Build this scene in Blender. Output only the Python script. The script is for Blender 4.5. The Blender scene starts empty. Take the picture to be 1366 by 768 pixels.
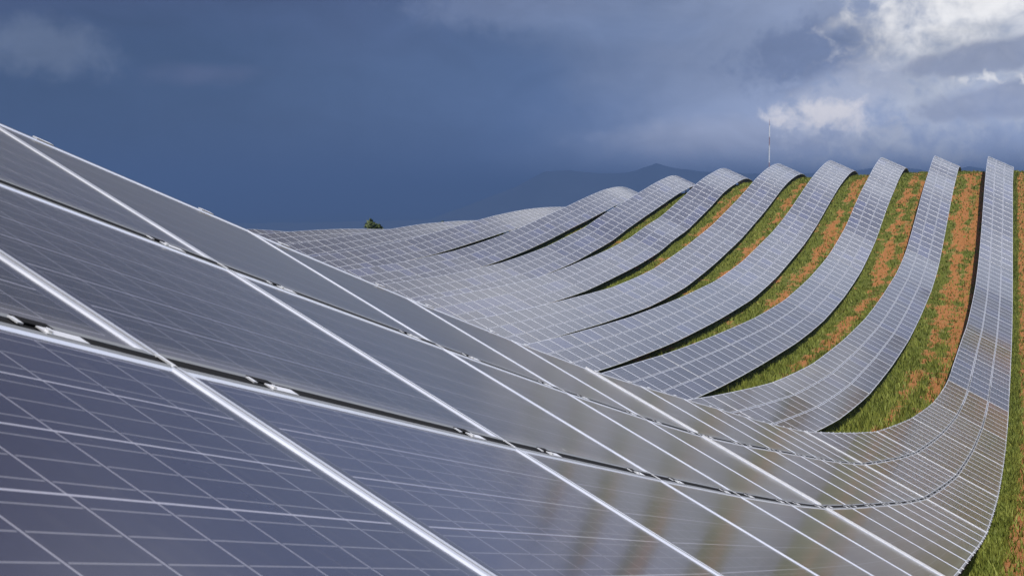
import bpy, math, random
import numpy as np
from mathutils import Matrix, Vector

sc = bpy.context.scene
COL = sc.collection
rnd = random.Random(7)
rng = np.random.default_rng(11)

# ------------------------------------------------------------------ camera
F_PX, PSI, PIT, ROLL = 1837.77, 0.35884, 0.06234, -0.00421      # focal length for a 1366 px wide frame
CX, CY, IW, IH = 683.0, 384.0, 1366.0, 768.0
fwd = np.array([-math.sin(PSI) * math.cos(PIT), math.cos(PSI) * math.cos(PIT), -math.sin(PIT)])
rgt = np.array([math.cos(PSI), math.sin(PSI), 0.0])
upv = np.cross(rgt, fwd)
r2 = rgt * math.cos(ROLL) + upv * math.sin(ROLL)
u2 = -rgt * math.sin(ROLL) + upv * math.cos(ROLL)
cam_d = bpy.data.cameras.new('camera')
cam = bpy.data.objects.new('camera', cam_d)
COL.objects.link(cam)
cam.matrix_world = Matrix(((r2[0], u2[0], -fwd[0], 0), (r2[1], u2[1], -fwd[1], 0), (r2[2], u2[2], -fwd[2], 0), (0, 0, 0, 1)))
cam_d.sensor_width = 36.0
cam_d.lens = F_PX / IW * 36.0
cam_d.clip_start, cam_d.clip_end = 0.05, 60000.0
cam_d.dof.use_dof = True
cam_d.dof.focus_distance = 34.0
cam_d.dof.aperture_fstop = 22.0
sc.camera = cam

# ------------------------------------------------------------------ exposure and render settings
sc.render.engine = 'CYCLES'
vs = sc.view_settings
sc.display_settings.display_device = 'sRGB'
vs.view_transform = 'Standard'
vs.look = 'None'
vs.exposure = 0.58
vs.gamma = 1.0
vs.use_curve_mapping = False
sc.cycles.use_denoising = True
sc.cycles.max_bounces = 6
sc.cycles.diffuse_bounces = 3
sc.cycles.glossy_bounces = 3
sc.cycles.volume_bounces = 0
sc.cycles.caustics_reflective = False
sc.cycles.caustics_refractive = False
EXPO = 2.0 ** vs.exposure

# ------------------------------------------------------------------ sun
SUN_DIR = Vector((0.32, -0.30, 0.90)).normalized()               # towards the sun
sun_d = bpy.data.lights.new('sun', 'SUN')
sun_d.energy = 4.0
sun_d.angle = math.radians(0.53)
sun_d.color = (1.0, 0.95, 0.86)
sun = bpy.data.objects.new('sun', sun_d)
COL.objects.link(sun)
sun.rotation_euler = SUN_DIR.to_track_quat('Z', 'Y').to_euler()
sun.location = SUN_DIR * 120


# ------------------------------------------------------------------ node helpers
def lin(c):
    return tuple((v / 255 / 12.92 if v / 255 <= 0.04045 else ((v / 255 + 0.055) / 1.055) ** 2.4) for v in c)


class NT:
    def __init__(s, nt):
        s.nt = nt
        s.n = nt.nodes
        s.l = nt.links

    def put(s, sock, v):
        if isinstance(v, bpy.types.NodeSocket):
            s.l.new(v, sock)
        elif v is not None:
            if isinstance(v, (tuple, list)) and len(v) == 3 and sock.type == 'RGBA':
                v = (*v, 1.0)
            sock.default_value = v

    def m(s, op, a, b=None, c=None, clamp=False):
        n = s.n.new('ShaderNodeMath')
        n.operation = op
        n.use_clamp = clamp
        for i, v in enumerate((a, b, c)):
            s.put(n.inputs[i], v)
        return n.outputs[0]

    def ramp(s, v, a, b, c=0.0, d=1.0, smooth=True):
        n = s.n.new('ShaderNodeMapRange')
        n.interpolation_type = 'SMOOTHSTEP' if smooth else 'LINEAR'
        n.clamp = True
        for i, x in enumerate((v, a, b, c, d)):
            s.put(n.inputs[i], x)
        return n.outputs[0]

    def mix(s, f, a, b, mode='MIX'):
        n = s.n.new('ShaderNodeMix')
        n.data_type = 'RGBA'
        n.blend_type = mode
        s.put(n.inputs[0], f)
        s.put(n.inputs[6], a)
        s.put(n.inputs[7], b)
        return n.outputs[2]

    def noise(s, vec, scale, detail=4.0, rough=0.5, dist=0.0):
        n = s.n.new('ShaderNodeTexNoise')
        s.put(n.inputs['Vector'], vec)
        n.inputs['Scale'].default_value = scale
        n.inputs['Detail'].default_value = detail
        n.inputs['Roughness'].default_value = rough
        n.inputs['Distortion'].default_value = dist
        return n.outputs['Fac']

    def xyz(s, v):
        n = s.n.new('ShaderNodeSeparateXYZ')
        s.put(n.inputs[0], v)
        return n.outputs[0], n.outputs[1], n.outputs[2]

    def vec(s, x, y, z):
        n = s.n.new('ShaderNodeCombineXYZ')
        for i, v in enumerate((x, y, z)):
            s.put(n.inputs[i], v)
        return n.outputs[0]

    def attr(s, name):
        n = s.n.new('ShaderNodeAttribute')
        n.attribute_name = name
        return n


# ------------------------------------------------------------------ sky: Nishita behind a broken storm deck
def make_world():
    w = bpy.data.worlds.new('World')
    sc.world = w
    w.use_nodes = True
    t = NT(w.node_tree)
    t.n.clear()
    out = t.n.new('ShaderNodeOutputWorld')
    sky = t.n.new('ShaderNodeTexSky')
    sky.sky_type = 'NISHITA'
    sky.sun_disc = False
    sky.sun_elevation = math.asin(SUN_DIR.z)
    sky.sun_rotation = math.atan2(SUN_DIR.x, SUN_DIR.y)
    bg_sky = t.n.new('ShaderNodeBackground')
    t.put(bg_sky.inputs[0], sky.outputs[0])
    bg_sky.inputs[1].default_value = 0.1
    tc = t.n.new('ShaderNodeTexCoord')
    d = tc.outputs['Generated']
    x, y, z = t.xyz(d)
    DEG = 180 / math.pi
    az = t.m('MULTIPLY', t.m('ARCTAN2', x, y), DEG)              # degrees, 0 = along the rows, negative to the left
    el = t.m('MULTIPLY', t.m('ARCSINE', z), DEG)
    pv = t.vec(t.m('MULTIPLY', az, 0.55), el, 0.0)               # clouds are stretched sideways
    pv1 = t.vec(az, el, 3.0)
    n1 = t.noise(pv, 0.22, 6, 0.55)
    n2 = t.noise(pv1, 1.0, 8, 0.60, 0.3)
    n3 = t.noise(pv, 0.5, 5, 0.5, 0.4)
    dn1 = t.m('SUBTRACT', n1, 0.5)
    dn2 = t.m('SUBTRACT', n2, 0.5)

    def C(r, g, b):
        return tuple(v / EXPO for v in lin((r, g, b)))

    def blob(a0, e0, sa, se, w1=1.0, w2=1.0, rot=0.0):
        ca, sa_ = math.cos(math.radians(rot)), math.sin(math.radians(rot))
        a = t.m('SUBTRACT', az, a0)
        e = t.m('SUBTRACT', el, e0)
        a1 = t.m('ADD', t.m('MULTIPLY', a, ca / sa), t.m('MULTIPLY', e, sa_ / sa))
        e1 = t.m('ADD', t.m('MULTIPLY', e, ca / se), t.m('MULTIPLY', a, -sa_ / se))
        rr = t.m('SQRT', t.m('ADD', t.m('MULTIPLY', a1, a1), t.m('MULTIPLY', e1, e1)))
        v = t.m('SUBTRACT', 1.0, rr)
        v = t.m('ADD', v, t.m('MULTIPLY', dn1, w1 * 1.6))
        return t.m('ADD', v, t.m('MULTIPLY', dn2, w2 * 1.6))

    # base rain-blue sheet, darkest at the left, paler to the right
    g = t.ramp(t.m('ADD', az, t.m('MULTIPLY', dn1, 12.0)), -38.0, -6.0, smooth=False)
    col = t.mix(t.ramp(g, 0.0, 0.55), C(56, 77, 114), C(88, 110, 152))
    col = t.mix(t.ramp(g, 0.5, 0.95), col, C(166, 178, 208))
    # darker, purpler high on the left
    hi = t.ramp(t.m('ADD', el, t.m('MULTIPLY', dn1, 5.0)), 4.5, 9.5)
    left = t.ramp(az, -14.0, -30.0)
    col = t.mix(t.m('MULTIPLY', t.m('MULTIPLY', hi, left), 0.75), col, C(74, 84, 122))
    # grey rag at the far left, soft pale bank top centre
    col = t.mix(t.ramp(blob(-39.5, 6.0, 4.2, 1.5, 0.8, 0.7), 0.0, 0.8, 0.0, 0.8), col, C(112, 124, 150))
    col = t.mix(t.ramp(blob(-33.0, 5.2, 3.2, 0.7, 0.8, 0.5), 0.0, 0.9, 0.0, 0.5), col, C(106, 112, 146))
    col = t.mix(t.ramp(blob(-21.0, 7.9, 5.5, 1.1, 0.8, 0.8), 0.0, 0.9, 0.0, 0.55), col, C(138, 150, 182))
    col = t.mix(t.ramp(blob(-16.0, 7.0, 6.5, 1.0, 0.9, 0.9), 0.0, 1.0, 0.0, 0.45), col, C(126, 144, 182))
    col = t.mix(t.ramp(blob(-10.0, 8.9, 6.5, 0.9, 0.7, 0.5), 0.1, 0.9, 0.0, 0.7), col, C(92, 110, 156))
    # pale veil under the cloud edge above the hills
    col = t.mix(t.ramp(blob(-11.0, 2.6, 7.5, 1.1, 0.5, 0.4), 0.0, 0.8, 0.0, 0.75), col, C(176, 182, 204))
    # grey-white body behind the bright clouds
    body = t.ramp(blob(-2.0, 6.4, 6.6, 4.6, 0.7, 1.2, 32), -0.2, 0.8)
    col = t.mix(t.m('MULTIPLY', body, 0.93), col, C(218, 222, 232))
    body2 = t.ramp(blob(-7.0, 4.2, 3.4, 1.7, 0.6, 1.4, 25), 0.0, 0.55)
    col = t.mix(t.m('MULTIPLY', body2, 0.85), col, C(196, 202, 222))
    # dark cloud left of the bright gap
    dk = t.ramp(blob(-8.6, 6.0, 4.4, 2.0, 0.7, 0.9, 12), 0.1, 0.62)
    col = t.mix(t.m('MULTIPLY', dk, 0.75), col, C(120, 134, 170))
    wh2 = t.ramp(blob(-7.4, 7.0, 1.5, 0.7, 0.6, 1.1, 25), 0.2, 0.9)
    col = t.mix(t.m('MULTIPLY', wh2, 0.65), col, tuple(v * 1.2 / EXPO for v in (0.66, 0.67, 0.72)))
    # sunlit tops
    wh = t.ramp(blob(-2.2, 8.2, 6.2, 2.8, 0.8, 1.1, 18), -0.05, 0.95)
    col = t.mix(wh, col, tuple(v * 1.45 / EXPO for v in (0.92, 0.90, 0.88)))
    wh3 = t.ramp(blob(-7.7, 3.5, 2.8, 0.95, 0.8, 1.9), 0.1, 1.1)
    col = t.mix(t.m('MULTIPLY', wh3, 0.9), col, tuple(v * 1.25 / EXPO for v in (0.78, 0.74, 0.74)))
    wh4 = t.ramp(blob(-5.2, 3.2, 1.3, 0.7, 0.6, 2.2), 0.25, 0.9)
    col = t.mix(t.m('MULTIPLY', wh4, 0.6), col, C(190, 194, 208))
    # grey bands across the right side
    for (a0, e0, sa, se, k) in ((-1.6, 5.5, 4.0, 0.85, 0.9), (-0.8, 3.9, 4.4, 0.95, 0.85)):
        b = t.ramp(blob(a0, e0, sa, se, 0.5, 0.7, 8), 0.05, 0.45)
        col = t.mix(t.m('MULTIPLY', b, k * 0.85), col, C(152, 160, 186))
    slit = t.ramp(blob(-1.9, 4.7, 2.0, 0.42, 0.5, 2.2), 0.3, 0.9)
    col = t.mix(slit, col, tuple(v * 1.3 / EXPO for v in (0.78, 0.77, 0.77)))
    # brighter air low down on the right, cloud texture everywhere
    low = t.m('MULTIPLY', t.ramp(el, 6.5, 0.5), t.ramp(az, -29.0, -10.0))
    col = t.mix(1.0, col, t.vec(*(t.m('ADD', 1.0, t.m('MULTIPLY', low, 1.5)),) * 3), 'MULTIPLY')
    tex = t.m('ADD', 0.72, t.m('MULTIPLY', t.noise(t.vec(t.m('MULTIPLY', az, 0.6), el, 3.0), 0.5, 9, 0.60, 0.8), 0.56))
    col = t.mix(1.0, col, t.vec(tex, tex, tex), 'MULTIPLY')
    # the deck higher up and around: bright broken cloud over and behind, storm to the left ahead
    up = t.ramp(t.m('ADD', el, t.m('MULTIPLY', dn1, 8.0)), 9.5, 20.0)
    stormy = t.ramp(az, -27.0, -2.0)
    n4 = t.noise(d, 2.6, 6, 0.55)
    upc = t.mix(t.ramp(n4, 0.38, 0.66), (0.68, 0.76, 0.95), (1.45, 1.48, 1.58))
    upl = t.mix(t.ramp(n4, 0.38, 0.66), (0.045, 0.052, 0.070), (0.085, 0.090, 0.105))
    upc = t.mix(t.ramp(t.m('ADD', el, t.m('MULTIPLY', dn1, 10.0)), 19.0, 32.0, 0.0, 0.9), upc, t.mix(t.ramp(n4, 0.38, 0.66), (0.20, 0.27, 0.52), (0.38, 0.44, 0.66)))
    upm = t.mix(stormy, upl, upc)
    col = t.mix(up, col, upm)
    bg_c = t.n.new('ShaderNodeBackground')
    t.put(bg_c.inputs[0], col)
    bg_c.inputs[1].default_value = 1.0
    # cover: closed ahead, breaks of blue overhead and behind
    ahead = t.ramp(y, -0.1, 0.35)
    brk = t.ramp(n4, 0.42, 0.56)
    cover = t.m('MAXIMUM', t.m('MULTIPLY', ahead, 0.96), t.m('MULTIPLY', brk, 0.92))
    ms = t.n.new('ShaderNodeMixShader')
    t.put(ms.inputs[0], cover)
    t.put(ms.inputs[1], bg_sky.outputs[0])
    t.put(ms.inputs[2], bg_c.outputs[0])
    t.put(out.inputs[0], ms.outputs[0])


make_world()

# ------------------------------------------------------------------ terrain and row curves
PITCH_U = 1.68                      # module pitch along a row
TP = 1.0352                         # tier pitch down the slope of the table
X0, ROWP, TH = -3.51479, 6.23066, 0.49413
NROW = 12
BK = np.array([-6, 30, 70, 110, 160.0])
BV = np.array([0, 0, -0.0235, -0.17727, -0.65573])
TV = np.array([0.00072, -0.02782, -0.020, -0.046, -0.056])
DK = [0.17843, -0.11072, 0.00779, 0.04199, 0.18613, 0.10183, 0.13843, 0.06451, -0.31862, 0.01072, -0.00107, -0.00303]
EK = [-0.44095, 0.00357, 0.08085, 0.28828, 0.23576, 0.05962, 0.12329, 0.08923, -0.40422, 0.0134, -0.00069, -0.0027]
YK = np.array([-6, -2, 2, 5, 8, 11, 14, 18, 22, 27, 32, 38, 46, 56, 66, 76, 86, 96, 105, 112, 118, 124, 130, 136, 142, 148, 154, 160, 168, 180.0])
ZT = np.array([
 [2.852,1.759,0.692,-0.062,-0.789,-1.471,-2.094,-2.912,-3.654,-4.493,-5.259,-6.052,-6.961,-7.910,-8.506,-8.371,-8.156,-8.084,-7.468,-6.994,-6.356,-5.452,-4.296,-2.930,-1.375,0.248,1.795,3.199,4.853,5.421],
 [0.435,-0.298,-1.015,-1.538,-2.046,-2.534,-3.000,-3.582,-4.111,-4.692,-5.190,-5.732,-6.575,-7.556,-8.059,-8.108,-7.870,-7.730,-6.862,-6.318,-5.823,-5.106,-3.758,-2.339,-0.832,0.639,2.017,3.253,5.012,5.064],
 [-1.666,-2.122,-2.572,-2.903,-3.225,-3.537,-3.838,-4.219,-4.577,-5.002,-5.423,-5.942,-6.590,-6.862,-7.468,-7.161,-7.457,-7.127,-6.463,-5.838,-5.124,-4.350,-3.150,-1.909,-0.308,1.123,2.360,3.618,4.990,4.838],
 [-3.322,-3.583,-3.839,-4.027,-4.211,-4.390,-4.565,-4.793,-5.018,-5.302,-5.589,-5.922,-6.293,-6.585,-6.861,-6.903,-6.790,-6.297,-6.030,-5.162,-4.362,-3.434,-2.583,-1.395,-0.085,1.280,2.563,3.664,4.772,4.260],
 [-4.493,-4.621,-4.745,-4.836,-4.925,-5.011,-5.096,-5.209,-5.324,-5.470,-5.619,-5.792,-5.999,-6.209,-6.351,-6.424,-6.365,-6.273,-5.857,-4.892,-4.234,-3.231,-2.333,-1.203,-0.052,1.209,2.538,3.612,4.505,3.678],
 [-5.194,-5.235,-5.274,-5.302,-5.328,-5.353,-5.377,-5.409,-5.442,-5.487,-5.536,-5.599,-5.689,-5.798,-5.888,-5.962,-5.962,-5.802,-5.479,-4.420,-4.361,-3.429,-2.345,-1.537,-0.348,0.874,2.217,3.170,4.022,2.386],
 [-5.474,-5.463,-5.451,-5.441,-5.431,-5.419,-5.407,-5.391,-5.376,-5.361,-5.352,-5.348,-5.360,-5.397,-5.450,-5.509,-5.523,-5.423,-5.170,-4.673,-4.070,-3.320,-2.472,-1.368,-0.397,0.561,1.539,2.440,3.179,0.834],
 [-5.410,-5.373,-5.335,-5.307,-5.279,-5.252,-5.224,-5.188,-5.154,-5.114,-5.080,-5.046,-5.017,-5.008,-5.028,-5.058,-5.060,-4.957,-4.660,-4.250,-3.791,-3.095,-2.387,-1.522,-0.751,0.093,0.895,1.550,1.752,-0.913],
 [-5.091,-5.047,-5.004,-4.972,-4.941,-4.912,-4.884,-4.848,-4.814,-4.775,-4.739,-4.701,-4.660,-4.628,-4.614,-4.604,-4.565,-4.425,-4.130,-3.791,-3.416,-2.905,-2.342,-1.802,-1.343,-0.981,-0.75,-0.65,-0.80,-2.848],
 [-4.606,-4.569,-4.533,-4.508,-4.485,-4.463,-4.443,-4.420,-4.399,-4.375,-4.353,-4.327,-4.294,-4.252,-4.205,-4.144,-4.042,-3.855,-3.580,-3.293,-3.006,-2.703,-2.389,-2.188,-2.095,-2.109,-2.137,-2.354,-2.877,-5.024],
 [-4.034,-4.012,-3.991,-3.978,-3.967,-3.959,-3.952,-3.947,-3.944,-3.943,-3.941,-3.936,-3.920,-3.877,-3.799,-3.679,-3.501,-3.261,-3.015,-2.813,-2.656,-2.644,-2.733,-2.905,-3.031,-3.285,-3.684,-4.214,-5.216,-7.346],
 [-3.431,-3.427,-3.425,-3.426,-3.429,-3.435,-3.444,-3.459,-3.476,-3.500,-3.521,-3.540,-3.544,-3.502,-3.393,-3.211,-2.953,-2.652,-2.434,-2.396,-2.510,-2.767,-3.220,-3.614,-3.978,-4.521,-5.273,-6.144,-7.500,-9.719]])
for k in range(1, NROW):
    z = ZT[k].copy()
    w = np.where((YK > 50) & (YK < 125), 0.5, 0.0)[1:-1]
    h0, h1 = np.diff(YK)[:-1], np.diff(YK)[1:]
    lerped = (z[:-2] * h1 + z[2:] * h0) / (h0 + h1)
    z[1:-1] = z[1:-1] * (1 - w) + lerped * w
    ZT[k] = z


def herm(yk, zk, y):
    y = np.asarray(y, float)
    m = np.gradient(zk, yk)
    yc = np.clip(y, yk[0], yk[-1])
    i = np.clip(np.searchsorted(yk, yc) - 1, 0, len(yk) - 2)
    h = yk[i + 1] - yk[i]
    t = (yc - yk[i]) / h
    v = (2*t**3 - 3*t**2 + 1)*zk[i] + (t**3 - 2*t**2 + t)*h*m[i] + (-2*t**3 + 3*t**2)*zk[i+1] + (t**3 - t**2)*h*m[i+1]
    return v + np.where(y < yk[0], (y - yk[0]) * m[0], 0) + np.where(y > yk[-1], (y - yk[-1]) * m[-1], 0)


YC = 168.0


def z_upper(k, y):
    y = np.asarray(y, float)
    base = herm(YK, ZT[k], np.minimum(y, YC))
    s0 = float(herm(YK, ZT[k], YC) - herm(YK, ZT[k], YC - 1.0))
    q = np.maximum(y - YC, 0)
    return base + s0 * q - 0.026 * q * q


def tilt(y):
    return TH + herm(BK, TV, np.clip(y, -6, 170))


def x_upper(k, y):
    y = np.asarray(y, float)
    yy = np.clip(y, -6, 180)
    return X0 - k * ROWP + DK[k] + EK[k] * (yy - 40) / 100 + herm(BK, BV, np.clip(y, -6, 160))


def edge_pt(k, y, v):
    y = np.asarray(y, float)
    t = tilt(y)
    return np.stack([x_upper(k, y) + v * TP * np.cos(t), y, z_upper(k, y) - v * TP * np.sin(t)], -1)


CLEAR = 0.62
X_LOW = [lambda y, k=k: edge_pt(k, y, 3)[..., 0] for k in range(NROW)]


def vnoise(x, y, seed=0):
    """cheap smooth value noise, 0..1"""
    xi, yi = np.floor(x).astype(np.int64), np.floor(y).astype(np.int64)
    fx, fy = x - xi, y - yi
    fx, fy = fx*fx*(3-2*fx), fy*fy*(3-2*fy)

    def hsh(a, b):
        v = np.sin(a * 127.1 + b * 311.7 + seed * 74.7) * 43758.5453
        return v - np.floor(v)
    return (hsh(xi, yi)*(1-fx) + hsh(xi+1, yi)*fx)*(1-fy) + (hsh(xi, yi+1)*(1-fx) + hsh(xi+1, yi+1)*fx)*fy


def fbm(x, y, seed=0, o=4):
    s, a, n = 0.0, 0.5, 0.0
    for i in range(o):
        s = s + a * vnoise(x * 2**i, y * 2**i, seed + i)
        n += a
        a *= 0.5
    return s / n


def ground_z(x, y):
    """height of the ground under and between the rows (vectorised over matching arrays)"""
    x = np.asarray(x, float)
    y = np.asarray(y, float)
    yn = np.clip(y, -12, 190)
    xs, zs = [], []
    for k in range(NROW - 1, -1, -1):
        p = edge_pt(k, yn, 3)
        xs.append(p[..., 0])
        zs.append(p[..., 2] - CLEAR)
    xs.insert(0, xs[0] - 25.0)
    zs.insert(0, zs[0] - 3.0)
    x0, z0 = xs[-1], zs[-1]                           # unseen bank right of the last row, lowered so its panels reflect sky
    for dx, dz in ((1.4, 0.0), (5.0, -2.2), (14.0, -5.0)):
        xs.append(x0 + dx)
        zs.append(z0 + dz)
    xs, zs = np.array(xs), np.array(zs)
    out = np.where(x <= xs[0], zs[0], zs[-1])
    for i in range(len(xs) - 1):
        f = (x - xs[i]) / (xs[i + 1] - xs[i])
        inside = (f >= 0) & (f < 1)
        out = np.where(inside, zs[i] + (zs[i + 1] - zs[i]) * f, out)
    # ground beyond the crest runs down towards the plain
    q = np.maximum(y - 190, 0)
    out = out - np.minimum(q * 0.32, 145 + 0 * q)
    return out


def strip_s(x, y):
    """metres to the right of the low edge of the row on the left"""
    x = np.asarray(x, float)
    y = np.asarray(y, float)
    yn = np.clip(y, -12, 190)
    s = np.full(np.shape(x), 99.0)
    for k in range(NROW):
        xl = X_LOW[k](yn)
        d = x - xl
        ok = (d > -1.3)
        s = np.where(ok & (d < s), d, s)
    return s


def soil_mask(x, y):
    s = strip_s(x, y)
    wob = (fbm(x * 0.0 + 3.3, y * 0.09, 5, 3) - 0.5) * 0.8
    n = fbm(x * 0.9, y * 0.35, 1, 4)
    n2 = fbm(x * 2.6, y * 1.4, 9, 3)
    row = np.floor((x + 200) / ROWP)
    amt = fbm(y * 0.035 + row * 7.3, row * 3.1 + 0.5, 21, 2)

    def band(c, w):
        return np.clip(1 - np.abs(s + wob - c) / w, 0, 1)
    v = np.maximum(band(1.25, 0.85) * 0.85, band(2.75, 0.95) * 1.1)
    v = v * (0.35 + 1.0 * amt) + (n - 0.5) * 1.4 + (n2 - 0.5) * 1.2 + 0.17 + 0.12 * ((x > -8) & (x < -3))
    right = (x > -2.2)
    v = v + right * (np.clip((s - np.clip(0.02 + 0.009 * (y - 20), 0.02, 0.30)) / 0.22, 0, 1) * np.where(y < 48, 1.7, 1.35) - 0.25)
    v = v + 0.25 * np.clip((s - 3.6) / 1.0, 0, 1)
    v = np.where(right & (s > 1.1), v - 0.8, v)
    valley = np.exp(-((y - 74) / 20.0) ** 2) * np.where(x > -8, 0.38, 0.55) * (x > -12)
    v = v - valley * (x < -2.2)
    return np.clip((v - 0.30) / 0.5, 0, 1)


# ------------------------------------------------------------------ materials
def new_mat(name):
    m = bpy.data.materials.new(name)
    m.use_nodes = True
    t = NT(m.node_tree)
    return m, t, t.n['Principled BSDF']


def mat_glass():
    m, t, p = new_mat('module_glass')
    uv = t.n.new('ShaderNodeUVMap')
    uv.uv_map = 'UVMap'
    u, v, _ = t.xyz(uv.outputs[0])                     # metres from the glass corner; u along the row
    CELL = 0.1535
    cu = t.m('DIVIDE', t.m('SUBTRACT', u, 0.040), CELL)
    cv = t.m('DIVIDE', t.m('SUBTRACT', v, 0.0105), CELL)
    fu = t.m('FRACT', cu)
    fv = t.m('FRACT', cv)
    eu = t.m('MINIMUM', fu, t.m('SUBTRACT', 1.0, fu))
    ev = t.m('MINIMUM', fv, t.m('SUBTRACT', 1.0, fv))
    gap_u = t.ramp(eu, 0.008, 0.013, 1.0, 0.0)
    gap_v = t.ramp(ev, 0.010, 0.016, 1.0, 0.0)
    b3 = t.m('FRACT', t.m('MULTIPLY', cv, 3.0))
    eb = t.m('ABSOLUTE', t.m('SUBTRACT', b3, 0.5))
    bus = t.ramp(eb, 0.016, 0.030, 1.0, 0.0)
    inside = t.m('MULTIPLY', t.m('MULTIPLY', t.m('GREATER_THAN', cu, 0.0), t.m('LESS_THAN', cu, 10.0)),
                 t.m('MULTIPLY', t.m('GREATER_THAN', cv, 0.0), t.m('LESS_THAN', cv, 6.0)))
    bus = t.m('MULTIPLY', bus, t.ramp(eu, 0.035, 0.04))
    tone = t.attr('tone').outputs['Fac']
    # each cell is a slightly different blue, with a crystalline mottle
    wn = t.n.new('ShaderNodeTexWhiteNoise')
    wn.noise_dimensions = '3D'
    t.put(wn.inputs['Vector'], t.vec(t.m('FLOOR', cu), t.m('FLOOR', cv), t.m('MULTIPLY', tone, 91.7)))
    vor = t.n.new('ShaderNodeTexVoronoi')
    t.put(vor.inputs['Vector'], t.vec(t.m('ADD', u, t.m('MULTIPLY', tone, 13.0)), v, 0.0))
    vor.inputs['Scale'].default_value = 70.0
    _, _, vz = t.xyz(vor.outputs['Color'])
    cell = t.mix(t.m('ADD', t.m('MULTIPLY', wn.outputs[0], 0.6), t.m('MULTIPLY', vz, 0.4)), (0.006, 0.006, 0.016), (0.013, 0.0135, 0.027))
    cell = t.mix(t.m('MULTIPLY', t.ramp(tone, 0.55, 1.0), 0.55), cell, (0.020, 0.026, 0.085))
    geo = t.n.new('ShaderNodeNewGeometry')
    dirt = t.noise(geo.outputs['Position'], 0.55, 4, 0.6)
    dirt2 = t.noise(geo.outputs['Position'], 14.0, 5, 0.7)
    grey = t.mix(t.m('MULTIPLY', gap_u, 0.9), cell, (0.24, 0.24, 0.29))
    grey = t.mix(t.m('MULTIPLY', bus, 0.55), grey, (0.24, 0.24, 0.28))
    grey = t.mix(gap_v, grey, (0.27, 0.27, 0.33))
    col = t.mix(inside, (0.022, 0.023, 0.042), grey)
    dust = t.m('ADD', 0.02, t.m('MULTIPLY', t.ramp(dirt, 0.35, 0.75), 0.035))
    dust = t.m('ADD', dust, t.m('MULTIPLY', t.ramp(dirt2, 0.60, 0.78), 0.05))
    streak = t.noise(t.vec(t.m('MULTIPLY', t.m('ADD', u, t.m('MULTIPLY', tone, 31.0)), 26.0), t.m('MULTIPLY', v, 1.6), tone), 1.0, 4, 0.65)
    dust = t.m('ADD', dust, t.m('MULTIPLY', t.ramp(streak, 0.52, 0.80), 0.05))
    lowrim = t.ramp(v, 0.88, 0.945)                    # dust collects along the lower frame
    dust = t.m('ADD', dust, t.m('MULTIPLY', lowrim, 0.14))
    col = t.mix(dust, col, (0.40, 0.37, 0.33))
    vd = t.n.new('ShaderNodeTexVoronoi')
    t.put(vd.inputs['Vector'], geo.outputs['Position'])
    vd.inputs['Scale'].default_value = 2.2
    wob = t.noise(geo.outputs['Position'], 60.0, 3, 0.6)
    spot = t.ramp(t.m('ADD', vd.outputs['Distance'], t.m('MULTIPLY', wob, 0.03)), 0.038, 0.046, 1.0, 0.0)
    rare = t.ramp(t.xyz(vd.outputs['Color'])[0], 0.86, 0.87)
    col = t.mix(t.m('MULTIPLY', spot, rare), col, (0.55, 0.54, 0.50))
    t.put(p.inputs['Base Color'], col)
    t.put(p.inputs['Roughness'], t.m('ADD', 0.085, t.m('MULTIPLY', dirt, 0.06)))
    p.inputs['IOR'].default_value = 1.38
    p.inputs['Sheen Weight'].default_value = 0.9
    p.inputs['Sheen Roughness'].default_value = 0.21
    p.inputs['Sheen Tint'].default_value = (1.0, 0.94, 0.83, 1)
    return m


def mat_metal(name, base, rough, metallic=1.0, var=0.06):
    m, t, p = new_mat(name)
    geo = t.n.new('ShaderNodeNewGeometry')
    n = t.noise(geo.outputs['Position'], 9.0, 4, 0.6)
    c0 = tuple(b * (1 - var) for b in base)
    c1 = tuple(min(1, b * (1 + var)) for b in base)
    t.put(p.inputs['Base Color'], t.mix(n, c0, c1))
    t.put(p.inputs['Roughness'], t.m('ADD', rough - 0.06, t.m('MULTIPLY', n, 0.12)))
    p.inputs['Metallic'].default_value = metallic
    return m


def mat_plain(name, base, rough=0.8, var=0.15, scale=6.0):
    m, t, p = new_mat(name)
    geo = t.n.new('ShaderNodeNewGeometry')
    n = t.noise(geo.outputs['Position'], scale, 4, 0.6)
    t.put(p.inputs['Base Color'], t.mix(n, tuple(b * (1 - var) for b in base), tuple(b * (1 + var) for b in base)))
    p.inputs['Roughness'].default_value = rough
    return m


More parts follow.
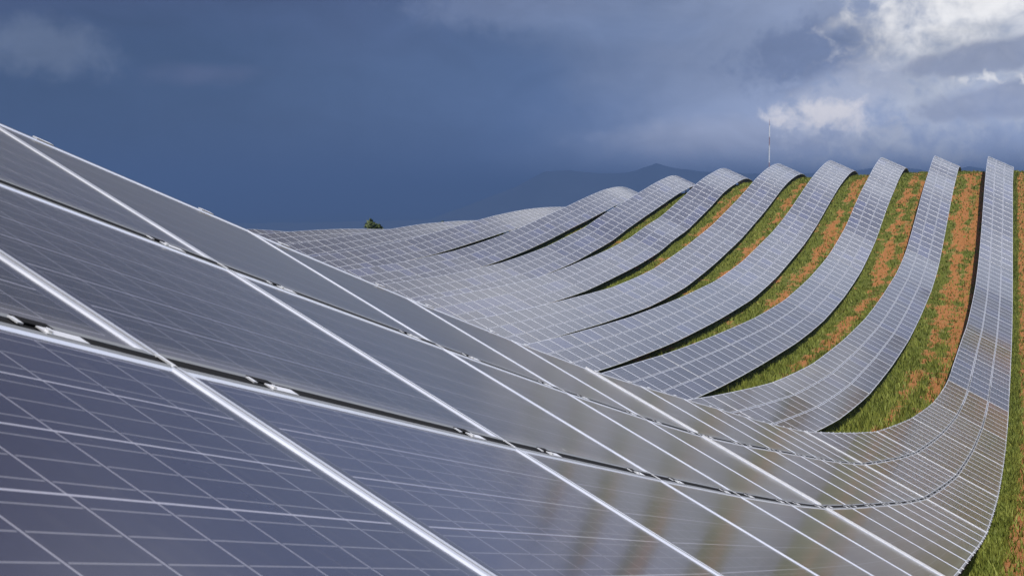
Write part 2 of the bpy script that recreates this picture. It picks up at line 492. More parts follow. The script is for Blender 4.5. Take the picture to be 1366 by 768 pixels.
def mat_ground():
    m, t, p = new_mat('grass_and_red_soil')
    geo = t.n.new('ShaderNodeNewGeometry')
    pos = geo.outputs['Position']
    soil = t.attr('soil').outputs['Fac']
    n1 = t.noise(pos, 0.8, 5, 0.6)
    n2 = t.noise(pos, 6.0, 5, 0.7)
    n3 = t.noise(pos, 28.0, 3, 0.6)
    gr = t.mix(n1, (0.055, 0.078, 0.008), (0.125, 0.130, 0.020))
    gr = t.mix(t.ramp(n2, 0.4, 0.75), gr, (0.110, 0.115, 0.030))
    gr = t.mix(t.ramp(n3, 0.45, 0.75, 0.0, 0.5), gr, (0.022, 0.035, 0.008))
    so = t.mix(n1, (0.250, 0.074, 0.020), (0.350, 0.140, 0.046))
    so = t.mix(t.ramp(n2, 0.45, 0.8), so, (0.430, 0.260, 0.130))
    so = t.mix(t.ramp(n3, 0.46, 0.70), so, (0.085, 0.075, 0.020))
    px_, py_, pz_ = t.xyz(pos)
    n4 = t.noise(t.vec(t.m('MULTIPLY', px_, 5.0), t.m('MULTIPLY', py_, 0.9), 0.0), 1.0, 7, 0.75)
    f = t.ramp(t.m('ADD', t.m('ADD', soil, t.m('MULTIPLY', t.m('SUBTRACT', n2, 0.5), 1.1)), t.m('MULTIPLY', t.m('SUBTRACT', n4, 0.5), 2.0)), 0.25, 0.75)
    straw = t.mix(n4, (0.150, 0.125, 0.040), (0.260, 0.190, 0.080))
    col = t.mix(t.ramp(f, 0.0, 0.45), gr, straw)
    col = t.mix(t.ramp(f, 0.30, 0.85), col, so)
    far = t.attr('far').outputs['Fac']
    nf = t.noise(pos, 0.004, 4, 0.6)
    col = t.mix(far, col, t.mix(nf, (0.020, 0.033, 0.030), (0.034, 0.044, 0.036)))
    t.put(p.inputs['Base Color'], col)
    p.inputs['Roughness'].default_value = 0.95
    p.inputs['Specular IOR Level'].default_value = 0.15
    bp = t.n.new('ShaderNodeBump')
    bp.inputs['Strength'].default_value = 0.8
    bp.inputs['Distance'].default_value = 0.12
    t.put(bp.inputs['Height'], t.m('ADD', n2, t.m('MULTIPLY', n3, 0.6)))
    t.put(p.inputs['Normal'], bp.outputs[0])
    return m


def mat_leaf(name, c0, c1):
    m, t, p = new_mat(name)
    tone = t.attr('tone').outputs['Fac']
    t.put(p.inputs['Base Color'], t.mix(tone, c0, c1))
    p.inputs['Roughness'].default_value = 0.6
    p.inputs['Specular IOR Level'].default_value = 0.25
    return m


M_GLASS = mat_glass()
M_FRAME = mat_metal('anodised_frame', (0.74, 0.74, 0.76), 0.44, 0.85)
M_FRAME_DIM = mat_metal('dim_lit_frame_edge', (0.15, 0.155, 0.165), 0.60, 0.2)  # darker copy of the frame metal, weaker reflection on long lips put into colour
M_CLAMP = mat_metal('clamp_aluminium', (0.72, 0.72, 0.74), 0.42, 0.55)
M_DARK = mat_plain('black_clamp_pad', (0.010, 0.010, 0.011), 0.9)
M_DARK.node_tree.nodes['Principled BSDF'].inputs['Specular IOR Level'].default_value = 0.08
M_BACK = mat_plain('backsheet', (0.30, 0.30, 0.30), 0.7)
M_STEEL = mat_metal('galvanised_steel', (0.34, 0.35, 0.36), 0.55, 0.85)
M_GROUND = mat_ground()
M_GRASS = mat_leaf('grass_blades', (0.072, 0.105, 0.010), (0.270, 0.280, 0.052))
M_LEAF = mat_leaf('tree_leaves', (0.025, 0.045, 0.012), (0.110, 0.130, 0.040))
M_BARK = mat_plain('bark', (0.085, 0.060, 0.042), 0.9)
M_HILL = mat_plain('wooded_hills_haze_tint', (0.034, 0.048, 0.066), 0.95, 0.4, 0.006)  # haze blue tinted into the base colour of the far woods
M_MASTW = mat_plain('white_mast_paint', (0.80, 0.80, 0.80), 0.5, 0.05)
M_MASTR = mat_plain('red_mast_paint', (0.34, 0.20, 0.19), 0.5, 0.08)


# ------------------------------------------------------------------ mesh helpers
def mesh_obj(name, verts, faces, mats, parent=None, fmat=None, uv=None, tone=None):
    me = bpy.data.meshes.new(name)
    me.from_pydata([tuple(v) for v in verts], [], faces)
    for mt in mats:
        me.materials.append(mt)
    if fmat is not None:
        me.polygons.foreach_set('material_index', np.asarray(fmat, dtype=np.int32))
    if uv is not None:
        lay = me.uv_layers.new(name='UVMap')
        lay.data.foreach_set('uv', np.asarray(uv, dtype=np.float32).ravel())
    if tone is not None:
        at = me.attributes.new('tone', 'FLOAT', 'FACE')
        at.data.foreach_set('value', np.asarray(tone, dtype=np.float32))
    me.update()
    o = bpy.data.objects.new(name, me)
    COL.objects.link(o)
    if parent is not None:
        o.parent = parent
    return o


def big_mesh(name, verts, quads, mat, parent=None, tri=False):
    """fast path for large regular meshes (numpy arrays)"""
    me = bpy.data.meshes.new(name)
    n = 3 if tri else 4
    verts = np.asarray(verts, np.float32)
    quads = np.asarray(quads, np.int32)
    me.vertices.add(len(verts))
    me.vertices.foreach_set('co', verts.ravel())
    me.loops.add(len(quads) * n)
    me.loops.foreach_set('vertex_index', quads.ravel())
    me.polygons.add(len(quads))
    me.polygons.foreach_set('loop_start', np.arange(0, len(quads) * n, n, dtype=np.int32))
    me.polygons.foreach_set('loop_total', np.full(len(quads), n, np.int32))
    me.materials.append(mat)
    me.update(calc_edges=True)
    me.validate()
    o = bpy.data.objects.new(name, me)
    COL.objects.link(o)
    if parent is not None:
        o.parent = parent
    return o


def vattr(o, name, vals):
    a = o.data.attributes.new(name, 'FLOAT', 'POINT')
    a.data.foreach_set('value', np.asarray(vals, np.float32))


def tag(o, label=None, cat=None, group=None, kind=None):
    if label:
        o['label'] = label
    if cat:
        o['category'] = cat
    if group:
        o['group'] = group
    if kind:
        o['kind'] = kind


class MB:
    """collects boxes and bars into ONE mesh"""
    def __init__(s):
        s.v, s.f, s.m = [], [], []

    def box8(s, c, mi=0):
        b = len(s.v)
        s.v += [tuple(p) for p in c]
        for f in ((3, 2, 1, 0), (4, 5, 6, 7), (0, 1, 5, 4), (1, 2, 6, 5), (2, 3, 7, 6), (3, 0, 4, 7)):
            s.f.append(tuple(b + i for i in f))
            s.m.append(mi)

    def obox(s, o, a, b, c, mi=0):
        """box centred on o with half-axis vectors a, b, c"""
        o, a, b, c = map(np.asarray, (o, a, b, c))
        s.box8([o - a - b - c, o + a - b - c, o + a + b - c, o - a + b - c, o - a - b + c, o + a - b + c, o + a + b + c, o - a + b + c], mi)

    def bar(s, p, q, w, h, mi=0, side=(1.0, 0.0, 0.0)):
        p, q = np.asarray(p, float), np.asarray(q, float)
        d = q - p
        L = np.linalg.norm(d)
        d = d / L
        x = np.cross(d, np.asarray(side, float))
        if np.linalg.norm(x) < 1e-3:
            x = np.cross(d, (0, 1, 0))
        x /= np.linalg.norm(x)
        y = np.cross(d, x)
        s.obox((p + q) / 2, d * L / 2, x * h / 2, y * w / 2, mi)

    def prism(s, c, ax, r, h, n=6, mi=0, ref=(0.0, 1.0, 0.0)):
        c, ax = np.asarray(c, float), np.asarray(ax, float)
        x = np.cross(ax, ref)
        x /= np.linalg.norm(x)
        y = np.cross(ax, x)
        b = len(s.v)
        for z in (0, h):
            for i in range(n):
                a = 2 * math.pi * i / n
                s.v.append(tuple(c + ax * z + (x * math.cos(a) + y * math.sin(a)) * r))
        for i in range(n):
            j = (i + 1) % n
            s.f.append((b + i, b + j, b + n + j, b + n + i))
            s.m.append(mi)
        s.f.append(tuple(b + n + i for i in range(n)))
        s.m.append(mi)

    def build(s, name, mats, parent=None):
        return mesh_obj(name, s.v, s.f, mats, parent, s.m)


# ------------------------------------------------------------------ ground
def build_ground():
    def axis(parts):
        a = []
        for (lo, hi, n) in parts:
            a += list(np.linspace(lo, hi, n, endpoint=False))
        return np.array(a + [parts[-1][1]])
    xs = axis([(-30000, -6000, 5), (-6000, -900, 8), (-900, -140, 9), (-140, -82, 14), (-82, 8, 330), (8, 60, 26), (60, 700, 12), (700, 6000, 8), (6000, 30000, 5)])
    ys = axis([(-30000, -5000, 5), (-5000, -200, 8), (-200, -14, 18), (-14, 14, 30), (14, 186, 420), (186, 330, 40), (330, 1200, 16), (1200, 8000, 10), (8000, 40000, 6)])
    X, Y = np.meshgrid(xs, ys)
    Z = ground_z(X, Y)
    rough = (fbm(X * 0.7, Y * 0.7, 3, 4) - 0.5) * 0.22
    Z = Z + np.where((np.abs(X) < 200) & (np.abs(Y) < 400), rough, 0)
    side = np.maximum(np.abs(X + 40) - 110, 0)
    back = np.maximum(-Y - 60, 0)
    Z = np.maximum(Z - np.minimum(side * 0.20, 145) - np.minimum(back * 0.05, 20), -152)
    Z = np.where((np.abs(X) > 1200) | (np.abs(Y) > 1500), -152.0, Z)
    nx, ny = len(xs), len(ys)
    idx = np.arange(nx * ny).reshape(ny, nx)
    q = np.stack([idx[:-1, :-1], idx[:-1, 1:], idx[1:, 1:], idx[1:, :-1]], -1).reshape(-1, 4)
    o = big_mesh('ground', np.stack([X, Y, Z], -1).reshape(-1, 3), q, M_GROUND)
    o.data.polygons.foreach_set('use_smooth', np.ones(len(q), bool))
    near = (X > -90) & (X < 14) & (Y > 8) & (Y < 190)
    soil = np.where(near, soil_mask(X, Y), 0.35 * fbm(X * 0.2, Y * 0.2, 4))
    vattr(o, 'soil', soil.ravel())
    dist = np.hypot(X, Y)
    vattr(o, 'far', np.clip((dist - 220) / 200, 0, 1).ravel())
    tag(o, kind='structure')


build_ground()


def build_hills():
    """distant range beyond the plain, a real relief 6.3 to 8.6 km away"""
    azs = np.radians(np.linspace(-60, 22, 420))
    rs = np.linspace(6300, 8700, 26)
    prof_az = np.array([-60, -42, -36, -30, -24, -20.3, -19.2, -18.2, -17.0, -15.8, -15.0, -14.55, -13.9, -12.8, -11.6, -10.4, -9.0, -7.8, -6.6, -5.6, -4.6, -3.4, -2.2, -1.0, 1.5, 5, 10, 22])
    prof_el = np.array([-0.8, -0.8, -0.8, -0.8, -0.7, 0.75, 1.38, 1.42, 1.28, 1.30, 1.52, 1.70, 1.48, 1.34, 1.30, 1.22, 1.20, 1.26, 1.30, 1.46, 1.42, 1.18, 1.44, 1.2, 1.3, 1.1, 1.2, 0.8])
    A, R = np.meshgrid(azs, rs)
    crest = np.tan(np.radians(np.interp(np.degrees(A), prof_az, prof_el))) * 7300
    rid = fbm(np.degrees(A) * 0.9, R * 0.0016, 31, 5)
    crest = crest * (0.97 + 0.06 * fbm(np.degrees(A) * 2.2, A * 0 + 2.0, 8, 3))
    prof = np.where(R < 7300, (R - 6300) / 1000, 1 - (R - 7300) / 1400)
    Z = -154 + (crest + 154) * np.clip(prof, 0, 1) ** 0.9 * (0.75 + 0.25 * np.clip(prof, 0, 1)) - (1 - np.clip(prof, 0, 1)) * prof * (rid - 0.3) * 160
    P = np.stack([np.sin(A) * R, np.cos(A) * R, Z], -1)
    ny, nx = A.shape
    idx = np.arange(nx * ny).reshape(ny, nx)
    q = np.stack([idx[:-1, :-1], idx[1:, :-1], idx[1:, 1:], idx[:-1, 1:]], -1).reshape(-1, 4)[:, ::-1]
    o = big_mesh('hills', P.reshape(-1, 3), q, M_HILL)
    o.data.polygons.foreach_set('use_smooth', np.ones(len(q), bool))
    tag(o, kind='structure')


build_hills()

# ------------------------------------------------------------------ haze
HAZE = 2.8e-4


def build_haze():
    mb = MB()
    mb.obox((0, 9000, 38), (14000, 0, 0), (0, 11000, 0), (0, 0, 194))
    m = bpy.data.materials.new('rain_haze')
    m.use_nodes = True
    t = NT(m.node_tree)
    for n in list(t.n):
        if n.type == 'BSDF_PRINCIPLED':
            t.n.remove(n)
    v = t.n.new('ShaderNodeVolumePrincipled')
    v.inputs['Color'].default_value = (0.098, 0.172, 0.350, 1)
    v.inputs['Density'].default_value = HAZE
    v.inputs['Anisotropy'].default_value = 0.0
    t.l.new(v.outputs[0], t.n['Material Output'].inputs['Volume'])
    o = mb.build('haze', [m])
    tag(o, kind='stuff')


if HAZE > 0:
    build_haze()

# ------------------------------------------------------------------ panel rows
LIP, SLOPE, DEPTH = 0.016, 0.006, 0.040
GU, GV = 0.011, 0.032


def project(P):
    d = P @ fwd
    d = np.where(d > 0.2, d, 0.2)
    return CX + F_PX * (P @ r2) / d, CY - F_PX * (P @ u2) / d


class Row:
    def __init__(s, k, y_start, phase):
        s.k = k
        ys = np.linspace(-16, 200, 2200)
        e = edge_pt(k, ys, 0)
        arc = np.concatenate([[0], np.cumsum(np.linalg.norm(np.diff(e, axis=0), axis=1))])
        s0 = np.interp(1.92839, ys, arc)
        i0 = math.ceil((np.interp(y_start, ys, arc) - s0) / PITCH_U)
        i1 = math.floor((np.interp(186.0, ys, arc) - s0) / PITCH_U)
        s.idx = np.arange(i0, i1 + 1)
        yy = np.interp(s0 + s.idx * PITCH_U, arc, ys)
        U, L = edge_pt(k, yy, 0), edge_pt(k, yy, 3)
        # tables of seven modules are straight; the row bends at the joints between them
        joint = ((s.idx - phase) % 7 == 0)
        joint[0] = joint[-1] = True
        if k == 0:
            node = joint | (s.idx < 5)
        else:
            node = joint
        ni = s.idx[node]
        stiff = (0.45 * np.clip((150 - yy) / 12, 0, 1))[:, None]        # the tables are stiff, except over the sharp crest
        s.U = U + stiff * (np.stack([np.interp(s.idx, ni, U[node][:, c]) for c in range(3)], -1) - U)
        s.L = L + stiff * (np.stack([np.interp(s.idx, ni, L[node][:, c]) for c in range(3)], -1) - L)
        s.joint = joint
        t = s.L - s.U
        s.T = t / np.linalg.norm(t, axis=1)[:, None]

    def frame(s, j):
        """origin, along, down, normal of module column j (between node j and j+1)"""
        a = s.U[j + 1] - s.U[j]
        ln = np.linalg.norm(a)
        a = a / ln
        t = s.T[j] + s.T[j + 1]
        t = t / np.linalg.norm(t)
        n = np.cross(t, a)
        return ln, a, t, n / np.linalg.norm(n)

    def P(s, j, a, v):
        """a in 0..1 along module column j, v in metres down the slope"""
        return (s.U[j] + s.T[j] * v) * (1 - a) + (s.U[j + 1] + s.T[j + 1] * v) * a


def module(row, j, tier):
    ln, a, t, n = row.frame(j)
    gl = GU / 2 / ln
    v0, v1 = tier * TP + GV / 2, (tier + 1) * TP - GV / 2
    sag = rnd.uniform(-0.0015, 0.0015)

    def ring(inset, dz):
        e = inset / ln
        return [row.P(j, gl + e, v0 + inset) + n * (dz + sag), row.P(j, gl + e, v1 - inset) + n * (dz + sag),
                row.P(j, 1 - gl - e, v1 - inset) + n * (dz + sag), row.P(j, 1 - gl - e, v0 + inset) + n * (dz + sag)]
    lip = LIP if row.k == 0 else LIP * 0.92
    bot, top, inn, gla = ring(0, -DEPTH), ring(0, 0), ring(lip, 0), ring(lip + SLOPE, -0.0035)
    w, h = ln - GU - 2 * (lip + SLOPE), (v1 - v0) - 2 * (lip + SLOPE)
    return bot, top, inn, gla, w, h


def frame_faces(b):
    f = []
    for r in range(3):
        for i in range(4):
            j = (i + 1) % 4
            f.append((b + r * 4 + i, b + r * 4 + j, b + r * 4 + 4 + j, b + r * 4 + 4 + i))
    return f


def build_row(k, y_start, phase, label, cat='panel row'):
    row = Row(k, y_start, phase)
    nb = len(row.idx) - 1
    root = bpy.data.objects.new('solar_panel_row', None)
    root.empty_display_size = 0.5
    mid = int(np.argmin(np.abs(row.U[:, 1] - 60)))
    base = np.array([row.L[mid, 0], row.L[mid, 1], row.L[mid, 2] - CLEAR])
    root.location = base
    COL.objects.link(root)
    tag(root, label, cat, 'rows of solar panels over the hills')

    # which modules show largest in the photograph
    cols = []
    for j in range(nb):
        for tier in range(3):
            c = np.array([row.P(j, 0, tier * TP), row.P(j, 0, (tier + 1) * TP), row.P(j, 1, (tier + 1) * TP), row.P(j, 1, tier * TP)])
            dep = c @ fwd
            ar = 0.0
            if dep.min() > 0.5:
                px, py = project(c)
                px, py = np.clip(px, 0, IW), np.clip(py, 0, IH)
                ar = 0.5 * abs(np.dot(px, np.roll(py, 1)) - np.dot(py, np.roll(px, 1)))
                if k > 0 and (px.max() - px.min()) > 0:
                    cen = c.mean(0)
                    # hidden behind the foreground row?
                    f = 1.0
                    sx = float(x_upper(0, cen[1]))
                    tt = np.linspace(0.02, 0.98, 60)
                    pts = cen[None, :] * tt[:, None]
                    xu = x_upper(0, pts[:, 1])
                    zz = z_upper(0, pts[:, 1])
                    zl = zz - (pts[:, 0] - xu) * math.tan(TH)
                    inside = (pts[:, 0] > xu) & (pts[:, 0] < xu + 2.7)
                    if np.any(inside & (pts[:, 2] < zl)):
                        ar = 0.0
            cols.append((ar, j, tier))
    cols.sort(reverse=True)
    single = {(j, t) for ar, j, t in cols[:100] if ar > 0}

    table_tone = {}
    sv, sf, sm, suv, st = [], [], [], [], []        # the rest of the modules, one part
    for j in range(nb):
        tab = (row.idx[j] - phase) // 7
        for tier in range(3):
            key = (tab, tier)
            if key not in table_tone:
                table_tone[key] = rnd.uniform(0.0, 0.8)
            tone = min(1.0, max(0.0, table_tone[key] + rnd.uniform(-0.3, 0.3)))
            if rnd.random() < 0.03:
                tone = 1.0
            bot, top, inn, gla, w, h = module(row, j, tier)
            uvq = [(0, 0), (0, h), (w, h), (w, 0)]
            if (j, tier) in single:
                org = np.mean(top, axis=0)
                loc = org - base
                if k == 0:
                    verts = [p - org for p in gla + bot]
                    pan = mesh_obj('solar_panel', verts, [(0, 1, 2, 3), (7, 6, 5, 4)], [M_GLASS, M_BACK], root,
                                   [0, 1], uvq + [(0, 0)] * 4, [tone, tone])
                    pan.location = loc
                    fv = [p - org for p in bot + top + inn + gla]
                    fr = mesh_obj('frame', fv, frame_faces(0), [M_FRAME, M_FRAME_DIM], pan, [0, 1, 0, 1, 0, 1, 0, 1, 0, 0, 0, 0])
                else:
                    verts = [p - org for p in bot + top + inn + gla]
                    faces = frame_faces(0) + [(12, 13, 14, 15), (3, 2, 1, 0)]
                    pan = mesh_obj('solar_panel', verts, faces, [M_GLASS, M_FRAME, M_BACK], root,
                                   [1] * 12 + [0, 2], [(0, 0)] * 48 + uvq + [(0, 0)] * 4, [tone] * 14)
                    pan.location = loc
            else:
                b = len(sv)
                sv += [p - base for p in bot + top + inn + gla]
                sf += frame_faces(b) + [tuple(b + i for i in (12, 13, 14, 15)), tuple(b + i for i in (3, 2, 1, 0))]
                dim_slot = 3 if (k == 0 and row.U[j, 1] < 60) else 1
                sm += [1, dim_slot] * 4 + [1] * 4 + [0, 2]
                suv += [(0, 0)] * 48 + uvq + [(0, 0)] * 4
                st += [tone] * 14
    if sv:
        o = mesh_obj('solar_panel', sv, sf, [M_GLASS, M_FRAME, M_BACK, M_FRAME_DIM], root, sm, suv, st)
        tag(o, kind='stuff')

    # aluminium cover strips over the joints between tables
    for j in range(1, nb):
        if row.joint[j]:
            mb = MB()
            ln, a, t, n = row.frame(j)
            for tier in range(3):
                p0 = row.P(j, 0, tier * TP + GV / 2 + 0.004) - base + n * 0.003
                p1 = row.P(j, 0, (tier + 1) * TP - GV / 2 - 0.004) - base + n * 0.003
                mb.bar(p0, p1, 0.022, 0.004, 0, side=n)
            mb.build('joint_strip', [M_CLAMP], root)

    # added black strips filling the two gaps between the tiers, so they read dark
    for v in (TP, 2 * TP):
        mb = MB()
        for j in range(nb):
            ln, a, t, n = row.frame(j)
            mb.obox((row.P(j, 0, v) + row.P(j, 1, v)) / 2 - base - n * 0.0185, a * (ln / 2 + 0.001), t * (GV / 2 - 0.001), n * 0.017, 0)
        mb.build('gap_strip', [M_DARK], root)
    # steel underneath: purlins along the row, rafters and posts every third of a table
    for v in (0.55, 1.55, 2.55):
        mb = MB()
        for j in range(nb):
            ln, a, t, n = row.frame(j)
            mb.bar(row.P(j, 0, v) - base - n * (DEPTH + 0.042), row.P(j, 1, v) - base - n * (DEPTH + 0.042), 0.05, 0.08, 0, side=n)
        mb.build('purlin', [M_STEEL], root)
    step = 3
    for j in range(1, nb, step):
        ln, a, t, n = row.frame(j)
        off = DEPTH + 0.042 + 0.042 + 0.062
        mb = MB()
        mb.bar(row.P(j, 0.5, 0.30) - base - n * off, row.P(j, 0.5, 2.85) - base - n * off, 0.06, 0.12, 0, side=n)
        mb.build('rafter', [M_STEEL], root)
        p = row.P(j, 0.5, 1.45) - n * (off + 0.05)
        gz = float(ground_z(p[0], p[1]))
        mb = MB()
        mb.bar((p[0] - base[0], p[1] - base[1], gz - 0.5 - base[2]), p - base, 0.11, 0.15, 0)
        q = row.P(j, 0.5, 2.6) - n * (off + 0.05)
        mb.bar((p[0] - base[0], p[1] - base[1], gz + 0.25 - base[2]), q - base, 0.05, 0.05, 0)
        mb.build('post', [M_STEEL], root)
    return root, row, base


def build_clamps(root, row, base):
    nb = len(row.idx) - 1
    items = []
    for j in range(nb):
        if row.U[j, 1] > 130:
            break
        for a in (0.19, 0.80):
            for v in (0, 1, 2, 3):
                P = row.P(j, a, v * TP)
                d = P @ fwd
                if d < 0.5:
                    continue
                x, y = project(P)
                if x < -30 or x > IW + 30 or y > IH + 30:
                    continue
                items.append((d, j, a, v))
    items.sort()
    rest = MB()
    for i, (d, j, a, v) in enumerate(items):
        ln, al, t, n = row.frame(j)
        P = row.P(j, a, v * TP)
        mb = MB() if i < 100 else rest
        org = P if i < 100 else base
        o = P - org
        g = GV / 2
        if v in (1, 2):
            mb.obox(o + t * (g - 0.007) + al * 0.060 + n * 0.001, al * 0.050, t * 0.011, n * 0.0012, 0)      # plate over the lower edge
            mb.obox(o - t * (g - 0.002) + al * 0.016 + n * 0.001, al * 0.040, t * 0.010, n * 0.0010, 1)      # dark pad on the upper edge
            mb.obox(o - t * 0.006 - al * 0.030 + n * 0.001, al * 0.006, t * 0.010, n * 0.0014, 0)            # bridging tab
            mb.prism(o + t * (g - 0.004) + al * 0.022 + n * 0.002, n, 0.007, 0.004, 6, 0)
        elif v == 0:
            mb.obox(o + t * (g + 0.002) + n * 0.003, al * 0.043, t * 0.010, n * 0.0025, 0)
        else:
            mb.obox(o - t * (g + 0.006) + n * 0.003, al * 0.045, t * 0.014, n * 0.002, 0)
            mb.obox(o - t * (g - 0.006) - n * 0.024, al * 0.045, t * 0.005, n * 0.026, 1)
            mb.prism(o - t * (g + 0.008) + n * 0.005, n, 0.006, 0.004, 6, 0)
        if i < 100:
            c = mb.build('clamp', [M_CLAMP, M_DARK], root)
            c.location = P - base
    for j in range(1, 46):
        ln, al, t, n = row.frame(j)
        for v in (1, 2):
            P = row.P(j, 0, v * TP)
            mb = MB()
            mb.obox(n * 0.0005 + t * 0.002, al * 0.006, t * (GV / 2 + 0.004), n * 0.0015, 0)
            c = mb.build('joint_clip', [M_CLAMP], root)
            c.location = P - base
    if rest.v:
        o = rest.build('clamp', [M_CLAMP, M_DARK], root)
        tag(o, kind='stuff')


LABELS = [
    'foreground row of dark solar panels sweeping from the left edge down into the dip',
    'panel row just behind the foreground row, a wide red soil strip at its right',
    'panel row climbing the hill third from the right edge of the photo',
    'panel row fourth from the right edge, its arched end dark underneath at the crest',
    'panel row fifth from the right edge, its crest just below the thin mast',
    'panel row sixth from the right edge, its crest right of the mountain peak',
    'panel row seventh from the right edge, its crest right under the mountain peak',
    'panel row eighth from the right edge, low arch left of the mountain peak',
    'pale low panel row ninth from the right edge, just left of the last black gap',
    'pale flat panel row on the skyline behind the last black gap, right of the tree',
    'pale flat panel row on the skyline with the small tree showing above it',
    'farthest panel row on the skyline, the foreground row cutting across its left end',
]
rows = []
for k in range(NROW):
    phase = 5 if k == 0 else (3 * k + 2) % 7
    rows.append(build_row(k, -8.0 if k == 0 else (14.0 if k == 1 else 30.0), phase, LABELS[k]))
build_clamps(*rows[0])


# ------------------------------------------------------------------ grass
def build_grass():
    n = 900000
    # candidate tufts over the strips that can be seen, thinned with distance
    y = 15 + (175 - 15) * rng.random(n) ** 1.25
    x = -72 + 78 * rng.random(n)
    near_strip = rng.random(n) < 0.30
    x = np.where(near_strip, -2.2 + 4.6 * rng.random(n), x)
    s = strip_s(x, y)
    so = soil_mask(x, y)
    vis = (s > -1.0) & (s < 4.6)
    keep = vis & (rng.random(n) < (1 - so * np.where(x > -2.2, 0.92, 0.72)))
    P = np.stack([x, y, np.zeros(n)], -1)
    gz = ground_z(x[keep], y[keep]) + (fbm(x[keep] * 0.7, y[keep] * 0.7, 3, 4) - 0.5) * 0.22
    x, y, s = x[keep], y[keep], s[keep]
    Q = np.stack([x, y, gz + 0.2], -1)
    px, py = project(Q)
    infr = (px > -40) & (px < IW + 60) & (py < IH + 60)
    x, y, gz, s = x[infr], y[infr], gz[infr], s[infr]
    m = min(len(x), 230000)
    x, y, gz, s = x[:m], y[:m], gz[:m], s[:m]
    clump = fbm(x * 0.8, y * 0.8, 41, 3)
    lush = np.exp(-((y - 62) / 26.0) ** 2)
    hgt = (0.10 + 0.26 * clump) * (0.75 + 0.7 * lush) * (0.6 + 0.8 * rng.random(m))
    under = np.clip((s + 1.0) / 1.2, 0.2, 1)
    hgt *= under
    hgt *= np.where((x > -2.2) & (y < 60), 0.7, 1.0)
    B = 2
    x, y, gz, hgt, clump = (np.repeat(a, B) for a in (x, y, gz, hgt, clump))
    m = len(x)
    x = x + rng.normal(0, 0.05, m)
    y = y + rng.normal(0, 0.05, m)
    an = rng.random(m) * 2 * math.pi
    wd = (0.008 + 0.012 * rng.random(m)) * (1 + y / 60)
    ln = rng.normal(0, 0.35, (m, 2)) * hgt[:, None]
    dx, dy = np.cos(an) * wd, np.sin(an) * wd
    b0 = np.stack([x - dx, y - dy, gz - 0.03], -1)
    b1 = np.stack([x + dx, y + dy, gz - 0.03], -1)
    tp = np.stack([x + ln[:, 0], y + ln[:, 1], gz + hgt], -1)
    V = np.stack([b0, b1, tp], 1).reshape(-1, 3)
    T = np.arange(3 * m).reshape(-1, 3)
    o = big_mesh('grass', V, T, M_GRASS, tri=True)
    tone = np.clip(0.15 + 0.75 * (clump - 0.2) + 0.45 * (rng.random(m) - 0.4), 0, 1)
    a = o.data.attributes.new('tone', 'FLOAT', 'FACE')
    a.data.foreach_set('value', tone.astype(np.float32))
    tag(o, 'green grass growing between and beside the panel rows', 'grass', kind='stuff')


build_grass()


# ------------------------------------------------------------------ tree and shrub on the skyline
def leafy(name, label, cat, base, height, radius, n, seed, trunk_h):
    r = np.random.default_rng(seed)
    root = bpy.data.objects.new(name, None)
    root.location = base
    COL.objects.link(root)
    tag(root, label, cat)
    mb = MB()
    pts = [(0, 0, -0.6), (0.05, 0, trunk_h * 0.5), (0.03, 0.02, trunk_h * 0.92), (0.1, 0.05, trunk_h * 1.06)]
    ws = [0.030, 0.024, 0.016, 0.006]
    for i in range(3):
        mb.bar(pts[i], pts[i + 1], ws[i] * height, ws[i] * height)
    for i in range(9):
        a = r.random() * 6.28
        z0 = trunk_h * (0.75 + 0.5 * r.random())
        q = (math.cos(a) * radius * 0.6, math.sin(a) * radius * 0.6, min(z0 + height * (0.05 + 0.12 * r.random()), height - 0.5 * radius))
        mb.bar((0.03, 0.02, z0), q, 0.012 * height, 0.012 * height)
    mb.build('trunk', [M_BARK], root)
    nc = 26
    cen = np.stack([r.normal(0, 0.5, nc) * radius, r.normal(0, 0.5, nc) * radius, trunk_h * 0.9 + r.random(nc) * (height - trunk_h * 0.9 - 0.3 * radius)], -1)
    cen[:, :2] *= np.clip(1.35 - 0.7 * (cen[:, 2:] - trunk_h) / (height - trunk_h), 0.5, 1.1)
    cr = radius * (0.26 + 0.24 * r.random(nc))
    ci = r.integers(0, nc, n)
    d = r.normal(0, 1, (n, 3))
    d /= np.linalg.norm(d, axis=1)[:, None]
    c = cen[ci] + d * (cr[ci] * r.random(n) ** 0.5)[:, None]
    e1 = r.normal(0, 1, (n, 3))
    e1 /= np.linalg.norm(e1, axis=1)[:, None]
    e2 = np.cross(e1, d)
    e2 /= np.linalg.norm(e2, axis=1)[:, None] + 1e-6
    sz = (0.03 * height * (0.6 + 0.8 * r.random(n)))[:, None]
    V = np.stack([c - e1 * sz, c + e2 * sz * 0.55, c + e1 * sz, c - e2 * sz * 0.55], 1).reshape(-1, 3)
    o = big_mesh('crown', V, np.arange(4 * n).reshape(-1, 4), M_LEAF, root)
    a = o.data.attributes.new('tone', 'FLOAT', 'FACE')
    a.data.foreach_set('value', np.clip(0.5 * r.random(n) + 0.5 * (ci / nc), 0, 1).astype(np.float32))


def ray(px, py):
    d = fwd + r2 * (px - CX) / F_PX - u2 * (py - CY) / F_PX
    return d / np.linalg.norm(d)


def stand_at(px, dist):
    d = ray(px, 300.0)
    h = d[:2] / np.linalg.norm(d[:2])
    return h * dist


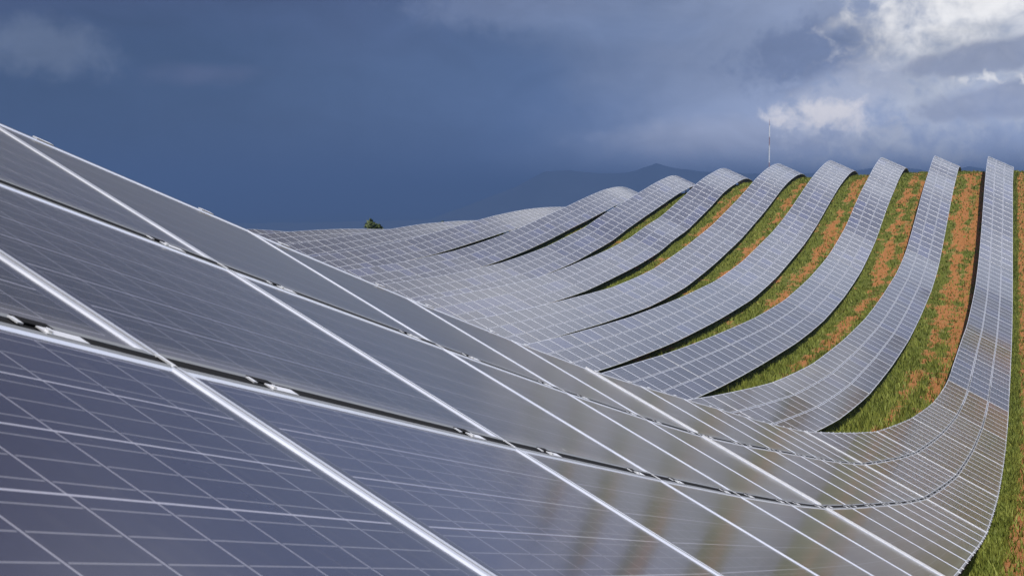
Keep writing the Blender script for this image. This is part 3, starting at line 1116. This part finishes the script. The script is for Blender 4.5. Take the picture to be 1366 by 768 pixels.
tx, ty = stand_at(500, 205.0)
gz = float(ground_z(tx, ty))
top = -205.0 * (295.5 - 269) / F_PX
leafy('bushy_tree', 'small bushy green tree showing above the far left panel rows', 'tree', (tx, ty, gz), top - gz, 1.25, 2600, 5, (top - gz) * 0.62)
tx, ty = stand_at(590, 190.0)
gz = float(ground_z(tx, ty))
top = -190.0 * (294.8 - 269) / F_PX
leafy('shrub', 'tiny dark shrub top peeping over the skyline right of the bushy tree', 'shrub', (tx, ty, gz), top - gz, 0.35, 500, 8, (top - gz) * 0.7)


# ------------------------------------------------------------------ mast behind the crest
def build_mast():
    D = 620.0
    mx, my = stand_at(1025.5, D)
    zb = -140.0
    zt = D * (269 - 163) / F_PX * 1.0
    root = bpy.data.objects.new('lattice_mast', None)
    root.location = (mx, my, zb)
    COL.objects.link(root)
    tag(root, 'thin pale lattice mast with a reddish tip standing behind the crest of the hill', 'mast')
    H = zt - zb
    zs_w0, zs_w1 = D * (269 - 219) / F_PX - zb, D * (269 - 197) / F_PX - zb
    zs_w2, zs_w3 = D * (269 - 186) / F_PX - zb, D * (269 - 171) / F_PX - zb
    segs = [(0, zs_w0 - 60, 0), (zs_w0 - 60, zs_w0 - 30, 1), (zs_w0 - 30, zs_w0 - 14, 0), (zs_w0 - 14, zs_w0, 1), (zs_w0, zs_w1, 0), (zs_w1, zs_w2, 1), (zs_w2, zs_w3, 0)]
    R = 0.20
    legs = [(R * math.cos(a), R * math.sin(a)) for a in (0.4, 0.4 + 2.094, 0.4 + 4.189)]
    for (z0, z1, red) in segs:
        mb = MB()
        for (lx, ly) in legs:
            mb.bar((lx, ly, z0), (lx, ly, z1), 0.085, 0.085)
        n = max(2, int((z1 - z0) / (0.6 if z0 > H - 45 else 2.5)))
        for i in range(n):
            za, zc = z0 + (z1 - z0) * i / n, z0 + (z1 - z0) * (i + 1) / n
            for e in range(3):
                a, b = legs[e], legs[(e + 1) % 3]
                if i % 2:
                    a, b = b, a
                mb.bar((*a, za), (*b, zc), 0.05, 0.05)
        mb.build('mast_section', [M_MASTR if red else M_MASTW], root)
    mb = MB()
    mb.bar((0, 0, zs_w3 - 0.3), (0, 0, H), 0.12, 0.12)
    mb.build('antenna_rod', [M_MASTR], root)
    for i in range(3):
        a = 0.4 + 2.094 * i
        for fr in (0.95, 0.6):
            mb = MB()
            mb.bar((math.cos(a) * R, math.sin(a) * R, zs_w3 * fr), (math.cos(a) * 45, math.sin(a) * 45, 0.0), 0.03, 0.03)
            mb.build('guy_wire', [M_STEEL], root)


build_mast()
